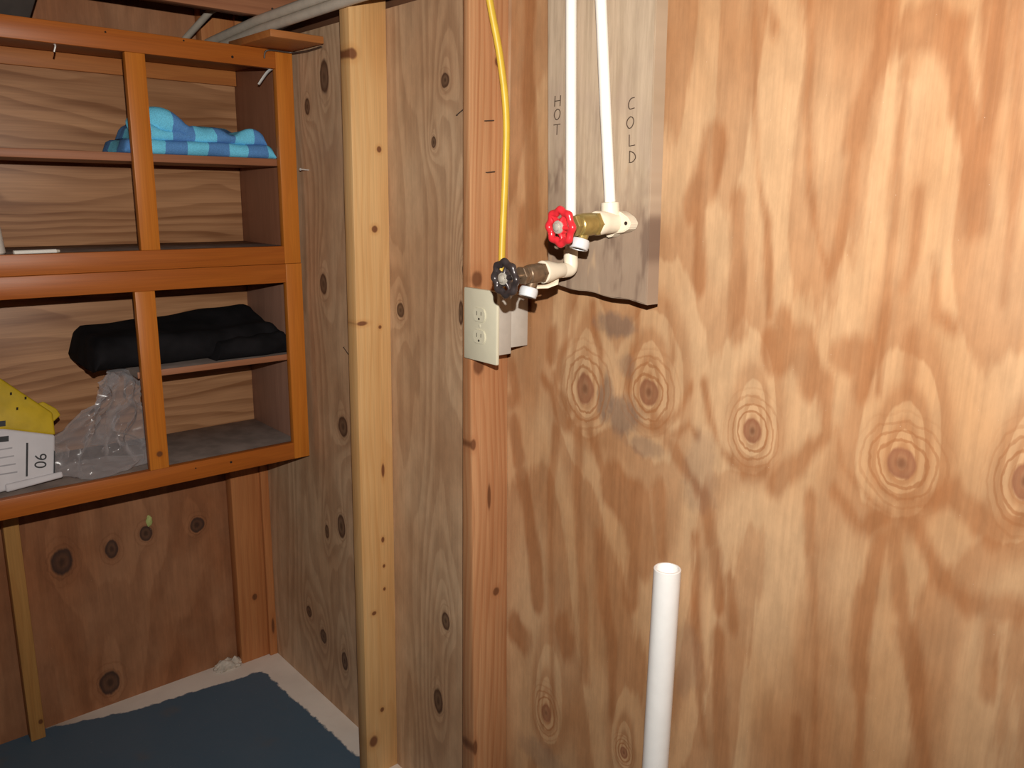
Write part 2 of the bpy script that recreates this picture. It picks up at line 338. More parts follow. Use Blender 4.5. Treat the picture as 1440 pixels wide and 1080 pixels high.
M['black_cloth'] = plain('black_cloth', (0.010, 0.009, 0.010), 0.95, 0.12, vary=0.4, scale=14, bd=0.006)
M['white_paper'] = plain('white_paper', (0.60, 0.58, 0.60), 0.6, 0.3, vary=0.05, scale=15, bd=0.002)
M['yellow_paper'] = plain('yellow_paper', (0.50, 0.34, 0.012), 0.55, 0.3, vary=0.1, scale=25, bd=0.002)
M['print'] = plain('black_print', (0.03, 0.03, 0.032), 0.6, 0.3)
M['greyprint'] = plain('grey_print', (0.36, 0.35, 0.37), 0.6, 0.3)
M['plaster'] = plain('white_caulk', (0.60, 0.53, 0.45), 0.8, 0.2, vary=0.15, scale=60, bd=0.004)
M['white_plastic'] = plain('white_plastic', (0.88, 0.85, 0.78), 0.4, 0.4, vary=0.02)
M['black_box'] = plain('dark_box', (0.045, 0.035, 0.03), 0.6, 0.3)
M['green'] = plain('pale_green', (0.42, 0.46, 0.16), 0.6, 0.3)

k = Mat('checked_towel'); c = k.coord()
ck = k.n.new('ShaderNodeTexChecker'); ck.inputs['Scale'].default_value = 1.0
wob = k.noise(k.vec(c[0] * 20.0, c[1] * 20.0, c[2] * 20.0)) - 0.5
layer = c[2].smooth(1.5385, 1.5405)
k.l.new(k.vec((c[1] + 0.267 - layer * 0.021) * 20.4 + wob * 0.35, 0.5, (c[0] - 0.0) * 16.0 + 0.02), ck.inputs['Vector'])
weave = k.noise(k.vec(c[0] * 400.0, c[1] * 400.0, c[2] * 400.0))
cc = k.mix(Nd(k.t, ck.outputs['Fac']), (0.19, 0.68, 0.95), (0.115, 0.29, 0.62))
M['towel'] = k.out(k.scale_col(cc, weave.smooth(0.2, 0.8, 0.8, 1.1)), rough=0.95, spec=0.1, bump=weave, bd=0.002)

k = Mat('clear_plastic_film')
co = k.coord(); k.out((0.80, 0.77, 0.79), rough=0.17, spec=1.0, bump=k.noise(k.tc.outputs['Object'], 16.0, 1.0), bd=0.012)
tr = k.n.new('ShaderNodeBsdfTransparent'); tr.inputs[0].default_value = (0.93, 0.92, 0.92, 1)
mx = k.n.new('ShaderNodeMixShader'); lw = k.n.new('ShaderNodeLayerWeight'); lw.inputs[0].default_value = 0.35
mr = Nd(k.t, lw.outputs['Facing']).smooth(0.05, 0.9, 0.10, 0.85)
k.l.new(mr.s, mx.inputs[0]); k.l.new(tr.outputs[0], mx.inputs[1]); k.l.new(k.b.outputs[0], mx.inputs[2])
k.l.new(mx.outputs[0], k.n['Material Output'].inputs['Surface'])
M['film'] = k.m

# ---------------------------------------------------------------- mesh helpers
def mesh_obj(name, bm, mat, parent=None, smooth=None):
    bmesh.ops.recalc_face_normals(bm, faces=bm.faces)
    me = bpy.data.meshes.new(name); bm.to_mesh(me); bm.free()
    for m_ in (mat if isinstance(mat, (list, tuple)) else [mat]): me.materials.append(M[m_])
    if smooth is not None:
        for p in me.polygons: p.use_smooth = True
        me.set_sharp_from_angle(angle=math.radians(smooth))
    o = bpy.data.objects.new(name, me); col.objects.link(o)
    if parent is not None:
        o.parent = parent
        o.matrix_parent_inverse = Matrix.Translation(-parent.location)
    return o

def empty(name, loc):
    o = bpy.data.objects.new(name, None); col.objects.link(o); o.location = loc
    o.empty_display_size = 0.02
    return o

def tag(o, label=None, cat=None, group=None, kind=None):
    if label: o['label'] = label
    if cat: o['category'] = cat
    if group: o['group'] = group
    if kind: o['kind'] = kind
    return o

def box(bm, x0, x1, y0, y1, z0, z1, bev=0.0, seg=2):
    r = bmesh.ops.create_cube(bm, size=1)
    for v in r['verts']:
        v.co = Vector(((x0 + x1) / 2 + v.co.x * (x1 - x0), (y0 + y1) / 2 + v.co.y * (y1 - y0), (z0 + z1) / 2 + v.co.z * (z1 - z0)))
    if bev:
        es = list({e for v in r['verts'] for e in v.link_edges})
        bmesh.ops.bevel(bm, geom=es, offset=bev, segments=seg, affect='EDGES', profile=0.5)
    return r['verts']

def box_obj(name, mat, parent, *a, bev=0.0015, smooth=40):
    bm = bmesh.new(); box(bm, *a, bev=bev)
    return mesh_obj(name, bm, mat, parent, smooth)

def frame_of(d):
    d = d.normalized(); h = Vector((0, 0, 1)) if abs(d.z) < 0.9 else Vector((1, 0, 0))
    a = d.cross(h).normalized(); return a, d.cross(a).normalized()

def tube(bm, pts, r, seg=12, cap=True, flat=1.0):
    pts = [Vector(p) for p in pts]; n = len(pts); rings = []
    a = None
    for i, p in enumerate(pts):
        d = (pts[min(i + 1, n - 1)] - pts[max(i - 1, 0)]).normalized()
        if a is None: a, b = frame_of(d)
        else:
            a = (a - d * a.dot(d)).normalized(); b = d.cross(a)
        rr = r[i] if isinstance(r, (list, tuple)) else r
        rings.append([bm.verts.new(p + a * rr * math.cos(t) + b * rr * flat * math.sin(t)) for t in [2 * math.pi * j / seg for j in range(seg)]])
    for A, B in zip(rings, rings[1:]):
        for j in range(seg): bm.faces.new((A[j], A[(j + 1) % seg], B[(j + 1) % seg], B[j]))
    if cap:
        bm.faces.new(rings[0]); bm.faces.new(rings[-1][::-1])

def lathe(bm, origin, axis, prof, seg=24, closed=False, poly=None):
    """prof: (distance along axis, radius); closed makes a ring; poly gives a hexagon-like section"""
    o = Vector(origin); d = Vector(axis).normalized(); a, b = frame_of(d); rings = []
    seg = poly or seg
    for (t, r) in prof:
        rings.append([bm.verts.new(o + d * t + (a * math.cos(q) + b * math.sin(q)) * r) for q in [2 * math.pi * j / seg for j in range(seg)]])
    pairs = list(zip(rings, rings[1:])) + ([(rings[-1], rings[0])] if closed else [])
    for A, B in pairs:
        for j in range(seg): bm.faces.new((A[j], A[(j + 1) % seg], B[(j + 1) % seg], B[j]))
    if not closed:
        bm.faces.new(rings[0]); bm.faces.new(rings[-1][::-1])

def spline(pts, n=8):
    pts = [Vector(p) for p in pts]; out = []
    for i in range(len(pts) - 1):
        p0, p1, p2, p3 = pts[max(i - 1, 0)], pts[i], pts[i + 1], pts[min(i + 2, len(pts) - 1)]
        for j in range(n):
            t = j / n
            out.append(0.5 * ((2 * p1) + (p2 - p0) * t + (2 * p0 - 5 * p1 + 4 * p2 - p3) * t * t + (3 * p1 - p0 - 3 * p2 + p3) * t ** 3))
    return out + [pts[-1]]

def skew_box(name, mat, parent, bottom, top, bev=0.0025):
    """a board whose bottom and top rectangles (x0,x1,y0,y1,z) differ a little: a crooked stud"""
    bm = bmesh.new(); vs = box(bm, 0, 1, 0, 1, 0, 1)
    for v in vs:
        q = top if v.co.z > 0.5 else bottom
        v.co = Vector((q[1] if v.co.x > .5 else q[0], q[3] if v.co.y > .5 else q[2], q[4]))
    bmesh.ops.bevel(bm, geom=bm.edges[:], offset=bev, segments=2, affect='EDGES', profile=0.5)
    return mesh_obj(name, bm, mat, parent, 40)

# ---------------------------------------------------------------- the room
XL, XR, YF, ZC = -0.257, 3.3, -2.5, 2.12
bm = bmesh.new(); box(bm, XL - .05, XR, YF, 0.05, -0.06, 0.0)
tag(mesh_obj('floor', bm, 'floor'), 'slate blue painted concrete floor with ragged white margins', kind='structure')
bm = bmesh.new(); box(bm, XL - .05, XR, YF, 0.05, ZC, ZC + 0.03)
ceiling = tag(mesh_obj('ceiling', bm, 'backing'), 'dark boarded ceiling', kind='structure')
for x in (0.05, 0.456, 0.862, 1.268, 1.674, 2.08, 2.486):
    box_obj('joist', 'joist', ceiling, x, x + .038, YF, 0.012, 1.83, ZC, bev=0.002)

bm = bmesh.new(); box(bm, XL - .05, XR, 0.012, 0.05, 0, ZC)
wb = tag(mesh_obj('wall_back', bm, 'backing'), 'stud wall sheathed in bare plywood', kind='structure')
o = box_obj('plywood_panel', 'ply_bay', wb, XL, 0.884, 0, 0.014, 0, 1.80, bev=0); o['label'] = 'greyish brown plywood with small dark knots'
# the big sheet: a fine grid that carries the distance to the traced dark growth bands
nx, nzz = 420, 320
gx = np.linspace(0.884, 3.0, nx); gz = np.linspace(0.0, 1.80, nzz)
gx = 0.884 + (gx - 0.884) * (0.45 + 0.55 * (gx - 0.884) / 2.116)
X, Z = np.meshgrid(gx, gz)
sd = np.full(X.shape, 1.0)
for (a0, b0, a1, b1, w) in STREAKS:
    ex, ez = a1 - a0, b1 - b0
    t = np.clip(((X - a0) * ex + (Z - b0) * ez) / (ex * ex + ez * ez), 0, 1)
    sd = np.minimum(sd, np.hypot(X - a0 - t * ex, (Z - b0 - t * ez) * 0.6) - w)
me = bpy.data.meshes.new('plywood_panel')
vv = [(float(x), 0.0, float(z)) for x, z in zip(X.ravel(), Z.ravel())]
ff = [(j * nx + i, j * nx + i + 1, (j + 1) * nx + i + 1, (j + 1) * nx + i) for j in range(nzz - 1) for i in range(nx - 1)]
nb = len(vv)
vv += [(0.884, .014, 0), (3.0, .014, 0), (3.0, .014, 1.8), (.884, .014, 1.8)]
ff += [(nb, nb + 3, nb + 2, nb + 1), (0, nb, nb + 1, nx - 1), (nx - 1, nb + 1, nb + 2, nx * nzz - 1), (nx * nzz - 1, nb + 2, nb + 3, nx * (nzz - 1)), (nx * (nzz - 1), nb + 3, nb, 0)]
me.from_pydata(vv, [], ff)
at = me.attributes.new('grain', 'FLOAT', 'POINT')
at.data.foreach_set('value', np.append(sd.ravel(), [1.0] * 4).astype(np.float32))
me.materials.append(M['ply_main'])
o = bpy.data.objects.new('plywood_panel', me); col.objects.link(o); o.parent = wb
o['label'] = 'golden plywood with a row of ringed knots'
o = skew_box('stud', 'stud_a', wb, (.439, .477, -.089, 0.0, 0), (.450, .488, -.089, 0.0, 1.83)); o['label'] = 'pale yellow pine stud between the bays'
o = skew_box('stud', 'stud_b', wb, (.861, .905, -.089, 0.0, 0), (.861, .876, -.089, 0.0, 1.83)); o['label'] = 'reddish stud carrying the outlet box'
for x in (1.93, 2.34, 2.75):
    box_obj('stud', 'stud_b', wb, x, x + .038, -.089, 0, 0, 1.83, bev=0.0025)

bm = bmesh.new(); box(bm, XL - .05, XL - .012, YF, 0.012, 0, ZC)
wl = tag(mesh_obj('wall_left', bm, 'backing'), 'plywood wall behind the hanging cabinets', kind='structure')
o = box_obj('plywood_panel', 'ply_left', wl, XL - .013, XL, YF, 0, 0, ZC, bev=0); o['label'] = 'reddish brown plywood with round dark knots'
o = box_obj('stud', 'stud_c', wl, XL, -.217, -.112, -.024, 0, ZC, bev=0.0025); o['label'] = 'reddish two by four laid flat near the corner'
box_obj('stud', 'stud_c', wl, XL, -.205, -.025, 0, 0, ZC, bev=0.0025)
o = box_obj('batten', 'stud_d', wl, XL, -.215, -.692, -.657, 0.0, ZC, bev=0.0025); o['label'] = 'tan wooden batten under the cabinet'
for y in (-1.10, -1.50, -1.90):
    box_obj('batten', 'stud_d', wl, XL, -.215, y, y + .036, 0, ZC, bev=0.0025)
bm = bmesh.new(); box(bm, XR - .03, XR, YF, 0.012, 0, ZC); tag(mesh_obj('wall_right', bm, 'ply_bay'), kind='structure')
bm = bmesh.new(); box(bm, XL, XR, YF - .03, YF, 0, ZC); tag(mesh_obj('wall_front', bm, 'ply_bay'), kind='structure')

# ---------------------------------------------------------------- hanging cabinets
XF, XB = 0.090, -0.215      # face and back
def cabinet(label, z0, z1, mid, zr0, zr1, yr, side):
    YLft = -.802
    t = tag(empty('wall_cabinet', (XB, (yr + YLft) / 2, z0)), label, 'cabinet', 'open-fronted hanging cabinets')
    box_obj('stile', 'frame_v', t, XF - .019, XF, yr - .044, yr, z0, z1)
    box_obj('stile', 'frame_v', t, XF - .019, XF, YLft, YLft + .044, z0, z1)
    box_obj('rail', 'frame_h', t, XF - .0195, XF - .0005, YLft + .044, yr - .044, z1 - zr1, z1)
    box_obj('rail', 'frame_h', t, XF - .0195, XF - .0005, YLft + .044, yr - .044, z0, z0 + zr0)
    box_obj('stile', 'frame_v', t, XF - .0192, XF - .0002, mid[0], mid[1], z0 + zr0, z1 - zr1)
    box_obj('side_panel', side, t, XB, XF - .018, yr - .020, yr - .003, z0 + .004, z1 - .004)
    box_obj('side_panel', side, t, XB, XF - .018, YLft + .003, YLft + .020, z0 + .004, z1 - .004)
    box_obj('top_panel', 'shelf', t, XB, XF - .018, YLft + .02, yr - .02, z1 - .020, z1 - .005)
    box_obj('back_panel', 'panel', t, XB + .001, XB + .007, YLft + .02, yr - .02, z0 + .006, z1 - .02)
    return t
up_cab = cabinet('upper open cabinet of orange varnished wood holding a checked towel', 1.2505, 1.758, (-.402, -.360), .044, .043, -.0135, 'side')
box_obj('bottom_panel', 'dusty', up_cab, XB + .007, XF - .018, -.782, -.034, 1.276, 1.292)
box_obj('shelf', 'shelf', up_cab, XB + .007, XF - .022, -.782, -.034, 1.489, 1.507)
box_obj('back_rail', 'rail_back', up_cab, XB + .007, XB + .02, -.782, -.034, 1.700, 1.738)
low_cab = cabinet('lower open cabinet of orange varnished wood holding black cloth and a plastic bag', .7335, 1.2500, (-.424, -.380), .045, .047, -.0120, 'side2')
box_obj('bottom_panel', 'dusty', low_cab, XB + .007, XF - .018, -.782, -.032, .759, .776)
box_obj('shelf', 'dusty', low_cab, XB + .007, XF - .021, -.428, -.032, 1.000, 1.0145)
o = box_obj('shelf_edge', 'shelf', low_cab, XF - .0215, XF - .0195, -.428, -.032, .9995, 1.0145, bev=0.0005)
for (y, z, r, cab) in ((-.229, .760, .003, low_cab), (-.318, .763, .0018, low_cab), (-.437, 1.749, .002, up_cab), (-.274, 1.752, .002, up_cab), (-.164, 1.730, .003, up_cab)):
    bm = bmesh.new(); lathe(bm, (XF - .002, y, z), (1, 0, 0), [(0, r), (.0022, r)], 10); mesh_obj('dark_dot', bm, 'hole', cab)  # small dark disc set on the rail face

# ---------------------------------------------------------------- things in the cabinets
def cloth_slab(bm, x0, x1, y0, y1, z0, z1, fn, n=(14, 40), round_=0.4):
    """rounded pillow-like slab, top height modulated by fn(u, v)"""
    nu, nv = n; th = z1 - z0; V = {}
    rings = 9
    for j in range(nv + 1):
        v = j / nv; y = y0 + (y1 - y0) * v
        endr = min(1, min(v, 1 - v) / 0.06); endr = math.sqrt(max(0, 1 - (1 - endr) ** 2)) * 0.75 + 0.25
        loop = []
        m = 2 * (nu + rings)
        pts = []
        r = th / 2
        for i in range(nu + 1): pts.append((x0 + r + (x1 - x0 - 2 * r) * i / nu, 1))
        for i in range(1, rings): a = math.pi / 2 - math.pi * i / rings; pts.append((x1 - r + r * math.cos(a), math.sin(a)))
        for i in range(nu + 1): pts.append((x1 - r - (x1 - x0 - 2 * r) * i / nu, -1))
        for i in range(1, rings): a = -math.pi / 2 - math.pi * i / rings; pts.append((x0 + r + r * math.cos(a), math.sin(a)))
        for (x, s) in pts:
            h = fn((x - x0) / (x1 - x0), v) if s > -0.3 else 0
            zz = z0 + th * endr * (s + 1) / 2 + h * max(0, s) * endr
            yy = y + 0.006 * noise.noise(Vector((x * 25, zz * 30, v * 4)))
            xx = x + 0.010 * noise.noise(Vector((y * 14, zz * 25, 3)))
            loop.append(bm.verts.new((xx, yy, max(z0, zz))))
        V[j] = loop
    for j in range(nv):
        A, B = V[j], V[j + 1]; L = len(A)
        for i in range(L): bm.faces.new((A[i], A[(i + 1) % L], B[(i + 1) % L], B[i]))
    bm.faces.new(V[0]); bm.faces.new(V[nv][::-1])

nz = lambda a, b, c=0: noise.noise(Vector((a, b, c)))
bm = bmesh.new()
cloth_slab(bm, -.115, .055, -.410, -.048, 1.5072, 1.5395, lambda u, v: .003 * nz(u * 3, v * 6))
cloth_slab(bm, -.125, .045, -.375, -.068, 1.5370, 1.5690, lambda u, v: .024 * nz(u * 2 + 4, v * 6.2, 2) + .007 * math.exp(-((v - .93) / .1) ** 2))
# the rolled-over corner of the upper fold
tube(bm, spline([(-.03, -.365, 1.568), (-.005, -.345, 1.580), (.020, -.315, 1.584), (.035, -.285, 1.574), (.04, -.262, 1.562)], 6),
     [.010 + .014 * math.sin(math.pi * min(1, i / 24 + .12)) for i in range(25)], 14, flat=1.25)
tag(mesh_obj('folded_towel', bm, 'towel', None, 60), 'blue and turquoise checked towel folded on the upper cabinet shelf', 'towel')

bm = bmesh.new()
def blk(u, v): return .014 * nz(u * 2.2, v * 4, 5) + .022 * (1 - u) * (0.4 + v) - .010 * max(0, u - .6)
cloth_slab(bm, -.195, .040, -.508, -.040, 1.0150, 1.090, blk)
cloth_slab(bm, -.06, .068, -.235, -.041, 1.0148, 1.062, lambda u, v: .006 * nz(u * 3, v * 5, 1) + .012 * v)
tag(mesh_obj('folded_garment', bm, 'black_cloth', None, 60), 'black folded garment on the lower cabinet shelf', 'clothing')

# crumpled clear plastic bag
bm = bmesh.new()
bmesh.ops.create_icosphere(bm, subdivisions=5, radius=1)
prof = [(.776, .610, .385), (.80, .615, .39), (.86, .585, .385), (.89, .555, .385), (.93, .520, .385), (.97, .500, .390), (1.00, .498, .395), (1.022, .485, .41)]
def ext(z):
    for (a, b) in zip(prof, prof[1:]):
        if z <= b[0]:
            t = max(0, (z - a[0]) / (b[0] - a[0])); return a[1] + (b[1] - a[1]) * t, a[2] + (b[2] - a[2]) * t
    return prof[-1][1:]
for v in bm.verts:
    p = v.co.copy(); z = max(.7768, .745 + (p.z + 1) / 2 * .262)
    l, r = ext(z); rr = max(0.25, math.sqrt(max(0, 1 - p.z ** 2)))
    q = Vector((p.x, p.y, 0)) / max(1e-6, math.hypot(p.x, p.y))
    wid = min(1, rr * 1.5)
    y = -((l + r) / 2) + q.y * (l - r) / 2 * wid; x = -.020 + q.x * .080 * wid * (1.0 - .35 * (z - .777) / .243)
    w = Vector((x, y, z))
    d = 0
    for s, am in ((8, .040), (17, .020), (33, .006)):
        d += am * (1 - 2 * abs(noise.noise(w * s + Vector((s, 0, 0)))) * 1.6)
    nrm = Vector((q.x, q.y, p.z * .3))
    w += nrm * (d - .028) * min(1, .35 + (z - .7768) * 14)
    w.z = max(w.z, .7765); w.x = min(w.x, .068); w.x = max(w.x, -.19)
    v.co = w
film = mesh_obj('plastic_bag', bm, 'film', None, 50)
tag(film, 'crumpled clear plastic bag slumped in the lower cabinet', 'plastic bag')

# yellow and white printed packet leaning in the lower cabinet
pk = tag(empty('paper_packet', (.055, -.70, .777)), 'yellow and white printed paper packet leaning in the lower cabinet', 'packet')
P0 = Vector((.052, -.695, .785)); PU = Vector((0.0, .9965, .052)).normalized()
PV = Vector((-.30, -.02, .95)).normalized(); PN = PU.cross(PV).normalized()
if PN.x < 0: PN = -PN
def pkp(u, v, n=0.0): return P0 + PU * u + PV * v + PN * n
def sheet(name, mat, outline, th, parent, n0=0.0, puff=0.0):
    bm = bmesh.new()
    f = bm.faces.new([bm.verts.new(pkp(u, v, n0)) for u, v in outline])
    r = bmesh.ops.extrude_face_region(bm, geom=[f])
    for v in r['geom']:
        if isinstance(v, bmesh.types.BMVert): v.co -= PN * th
    if puff:
        bmesh.ops.bevel(bm, geom=bm.edges[:], offset=puff, segments=3, affect='EDGES', profile=0.5)
    return mesh_obj(name, bm, mat, parent, 50)
wh = sheet('white_panel', 'white_paper', [(-.075, .000), (.078, .004), (.096, .100), (.0, .136), (-.075, .150)], .022, pk, 0, .006)
ye = sheet('yellow_panel', 'yellow_paper', [(-.075, .149), (.0, .134), (.0965, .099), (.100, .150), (.012, .248), (-.006, .240), (-.028, .205), (-.075, .20)], .018, pk, -.001, .005)
ye2 = sheet('yellow_flap', 'yellow_paper', [(.085, .120), (.118, .142), (.112, .158), (.088, .180), (.070, .176)], .010, pk, -.016, .003)
ft = sheet('folded_foot', 'white_paper', [(-.02, -.002), (.094, .002), (.094, .016), (-.02, .016)], .016, pk, .004, .004)
def mark(name, mat, outline, parent): return sheet(name, mat, outline, .0006, parent, .0006)
def rect(u0, u1, v0, v1, sh=0.0): return [(u0, v0), (u1, v0 - sh), (u1 + (v1 - v0) * .18, v1 - sh), (u0 + (v1 - v0) * .18, v1)]
mark('dark_print_block', 'print', rect(-.055, .004, .112, .124, .006), wh)
mark('dark_print_block', 'print', rect(-.055, .004, .146, .158, .006), ye)
mark('dark_stripe', 'print', [(.022, .022), (.026, .022), (.040, .094), (.036, .095)], wh)
mark('edge_stripe', 'print', [(.076, .014), (.079, .013), (.088, .062), (.0865, .066)], wh)
for i in range(4): mark('grey_print_line', 'greyprint', rect(-.045 + .004 * i, .008, .092 - i * .018, .095 - i * .018, .003), wh)
for (u, v) in ((.030, .170), (.024, .205), (.05, .19)): mark('small_print', 'hole', rect(u, u + .004, v, v + .006), ye)
def text_mesh(s, size):
    cu = bpy.data.curves.new('t', 'FONT'); cu.body = s; cu.size = size
    ob = bpy.data.objects.new('t', cu); col.objects.link(ob)
    dg = bpy.context.evaluated_depsgraph_get(); me = bpy.data.meshes.new_from_object(ob.evaluated_get(dg))
    bpy.data.objects.remove(ob); bpy.data.curves.remove(cu)
    return me
me = text_mesh('06', .034)
a = math.radians(78)
for v in me.vertices:
    x, y = v.co.x, v.co.y
    v.co = pkp(.064 + x * math.cos(a) - y * math.sin(a), .030 + x * math.sin(a) + y * math.cos(a), .0009)
me.materials.append(M['print'])
num = bpy.data.objects.new('printed_number', me); col.objects.link(num); num.parent = wh
num.matrix_parent_inverse = Matrix()

# white jug and white stick in the upper cabinet
bm = bmesh.new()
lathe(bm, (.035, -.712, 1.2923), (0, 0, 1), [(0, .050), (.004, .054), (.055, .050), (.085, .040), (.10, .026), (.105, .018), (.125, .018)], 32)
jug = tag(mesh_obj('plastic_bottle', bm, 'white_plastic', None, 40), 'white plastic bottle with a sloping shoulder in the upper cabinet', 'bottle')
bm = bmesh.new(); tube(bm, [(.062, -.648, 1.2966), (.050, -.566, 1.2966)], .0046, 14)
st = tag(mesh_obj('white_stick', bm, 'white_plastic', None, 40), 'short white plastic stick lying beside the white bottle', 'stick')
bm = bmesh.new(); tube(bm, [(.0501, -.567, 1.2966), (.0492, -.559, 1.2966)], [.0042, .003], 14)
mesh_obj('stick_tip', bm, 'conduit', st, 40)

# ---------------------------------------------------------------- on top of the cabinets, under the joists
o = box_obj('board_offcut', 'rail_back', None, .02, .245, -.142, -.012, 1.7585, 1.7745, bev=.002)
tag(o, 'small orange board lying on the cabinet top against the wall', 'board')
o = skew_box('storage_box', 'black_box', None, (-.18, .03, -.90, -.565, 1.7585), (-.20, .05, -.93, -.515, 1.90), bev=.004)
tag(o, 'dark box standing on top of the upper cabinet', 'box')
for i, (z, dy) in enumerate(((1.8195, 0.0), (1.7985, .002))):
    bm = bmesh.new(); tube(bm, [(-.2, -.103 + dy, z - .018), (.1, -.103 + dy, z - .004), (.5, -.103 + dy, z), (1.4, -.101 + dy, z), (2.9, -.1 + dy, z)], .0105, 16)
    tag(mesh_obj('conduit', bm, 'conduit', None, 50), 'grey conduit running along the plywood wall under the joists, ' + ('upper' if i == 0 else 'lower') + ' of two', 'conduit', 'grey conduits')
bm = bmesh.new(); tube(bm, [(-.20, -.170, 1.795), (-.05, -.150, 1.852), (.05, -.140, 1.86)], .008, 12)
tag(mesh_obj('conduit', bm, 'conduit', None, 50), 'short grey conduit stub hanging below the joist over the cabinet', 'conduit', 'grey conduits')
bm = bmesh.new(); tube(bm, spline([(.09, -.060, 1.850), (.10, -.058, 1.826), (.135, -.075, 1.812), (.15, -.088, 1.790), (.20, -.094, 1.786), (.26, -.092, 1.792)], 6), .0026, 8)
tag(mesh_obj('wire_hook', bm, 'darkwire', None, 60), 'bent dark wire looped under the grey conduits', 'wire')
bm = bmesh.new(); tube(bm, spline([(.0925, -.087, 1.735), (.094, -.084, 1.750), (.098, -.070, 1.7545), (.104, -.02, 1.754), (.15, -.006, 1.754), (.22, -.005, 1.756)], 6), .0022, 8)
tag(mesh_obj('wire_hook', bm, 'darkwire', None, 60), 'thin bent wire hooked over the upper cabinet top rail', 'wire')
bm = bmesh.new(); tube(bm, spline([(.074, -.062, 1.716), (.058, -.068, 1.706), (.040, -.080, 1.682)], 6), [.0058 - .00015 * i for i in range(13)], 8, flat=.5)
tag(mesh_obj('cup_hook', bm, 'metal', None, 60), 'shiny metal hook hanging inside the upper cabinet top rail', 'hook', 'cabinet hooks')
bm = bmesh.new(); tube(bm, spline([(.074, -.535, 1.717), (.080, -.533, 1.712), (.078, -.536, 1.700)], 6), .0018, 8)
tag(mesh_obj('cup_hook', bm, 'metal', None, 60), 'tiny bent nail hook under the upper cabinet top rail', 'hook', 'cabinet hooks')

# ---------------------------------------------------------------- board with the water pipes
bd = tag(empty('valve_board', (1.15, -.03, 1.27)), 'weathered grey brown board marked HOT and COLD behind the water pipes', 'board')
bm = bmesh.new()
nseg = 12
bot = []
for i in range(nseg + 1):
    t = i / nseg; bot.append((1.054 + (1.266 - 1.054) * t, 1.287 - .012 * t ** 0.9 + .0015 * math.sin(t * 17)))
ft_ = [bm.verts.new((x, -.060, z)) for x, z in bot] + [bm.verts.new((1.252, -.060, 1.83)), bm.verts.new((1.034, -.060, 1.83))]
f = bm.faces.new(ft_)
r = bmesh.ops.extrude_face_region(bm, geom=[f])
for v in r['geom']:
    if isinstance(v, bmesh.types.BMVert): v.co.y = -.034
bmesh.ops.bevel(bm, geom=[e for e in bm.edges if abs(e.verts[0].co.y - e.verts[1].co.y) < 1e-6 and e.verts[0].co.y < -.05], offset=.0015, segments=2, affect='EDGES')
plank = mesh_obj('plank', bm, 'board', bd, 30)
box_obj('spacer_block', 'board', bd, 1.08, 1.20, -.0345, 0.0, 1.42, 1.46)
box_obj('spacer_block', 'board', bd, 1.08, 1.20, -.0345, 0.0, 1.74, 1.80)

# hand lettering: pencil strokes on the plank
def strokes(word, lines, w=.0014):
    bm = bmesh.new()
    for ln in lines:
        pts = spline([(x, -.0602, z) for x, z in ln], 5) if len(ln) > 2 else [Vector((x, -.0602, z)) for x, z in ln]
        tube(bm, pts, w, 6, flat=.45)
    return mesh_obj(word, bm, 'ink', plank, 60)
def letter(ch, x, z, h=.016, wd=.013):
    L = {'H': [[(0, 0), (0.05, 1)], [(.95, 0), (1, 1)], [(0, .5), (1, .52)]],
         'O': [[(.5, 1), (.1, .75), (0, .35), (.35, 0), (.8, .15), (1, .6), (.8, .92), (.45, 1)]],
         'T': [[(-.1, .95), (1.05, 1)], [(.5, 1), (.48, 0)]],
         'C': [[(.9, 1), (.35, .9), (.05, .45), (.25, .05), (.95, .1)]],
         'L': [[(.1, 1), (.15, 0)], [(.15, 0), (1, .08)]],
         'D': [[(.1, 1), (.15, 0)], [(.1, 1), (.75, .8), (1, .4), (.6, .05), (.12, 0)]]}[ch]
    return [[(x + a * wd, z + b * h) for a, b in ln] for ln in L]
strokes('lettering', letter('H', 1.0605, 1.566) + letter('O', 1.0605, 1.546) + letter('T', 1.061, 1.523))['label'] = 'word HOT pencilled downwards'
strokes('lettering', letter('C', 1.2135, 1.552) + letter('O', 1.2125, 1.526) + letter('L', 1.217, 1.501) + letter('D', 1.219, 1.478))['label'] = 'word COLD pencilled downwards'

YP = -.083
# hot supply
hp = tag(empty('water_pipe', (1.13, YP, 1.324)), 'white supply pipe beside the word HOT ending in a cream elbow', 'pipe')
bm = bmesh.new(); tube(bm, [(1.1085, YP, 1.83), (1.1285, YP, 1.343)], .0083, 20); mesh_obj('pipe', bm, 'cpvc', hp, 40)
bm = bmesh.new()
lathe(bm, (1.1285, YP, 1.3475), (.02, 0, -1), [(0, .0100), (.001, .0112), (.017, .0112), (.018, .0112)], 24)
tube(bm, spline([(1.1292, YP, 1.333), (1.1297, YP, 1.324), (1.130, YP - .003, 1.3175), (1.130, YP - .012, 1.316), (1.130, YP - .020, 1.316)], 6), .0112, 24)
mesh_obj('elbow', bm, 'cream', hp, 40)
bm = bmesh.new()
lathe(bm, (1.130, YP - .018, 1.317), (0, -1, -.03), [(0, .0105), (.002, .0118), (.016, .0125), (.034, .0170), (.043, .0172), (.044, .0160)], 28)
mesh_obj('adapter', bm, 'cream', hp, 40)
bm = bmesh.new()
vs = [(1.118, YP - .022, 1.304), (1.126, YP - .030, 1.297), (1.122, YP - .044, 1.292), (1.118, YP - .064, 1.292)]
tube(bm, vs, [.006, .0058, .005, .0045], 10, flat=.5); mesh_obj('mounting_ear', bm, 'cream', hp, 40)

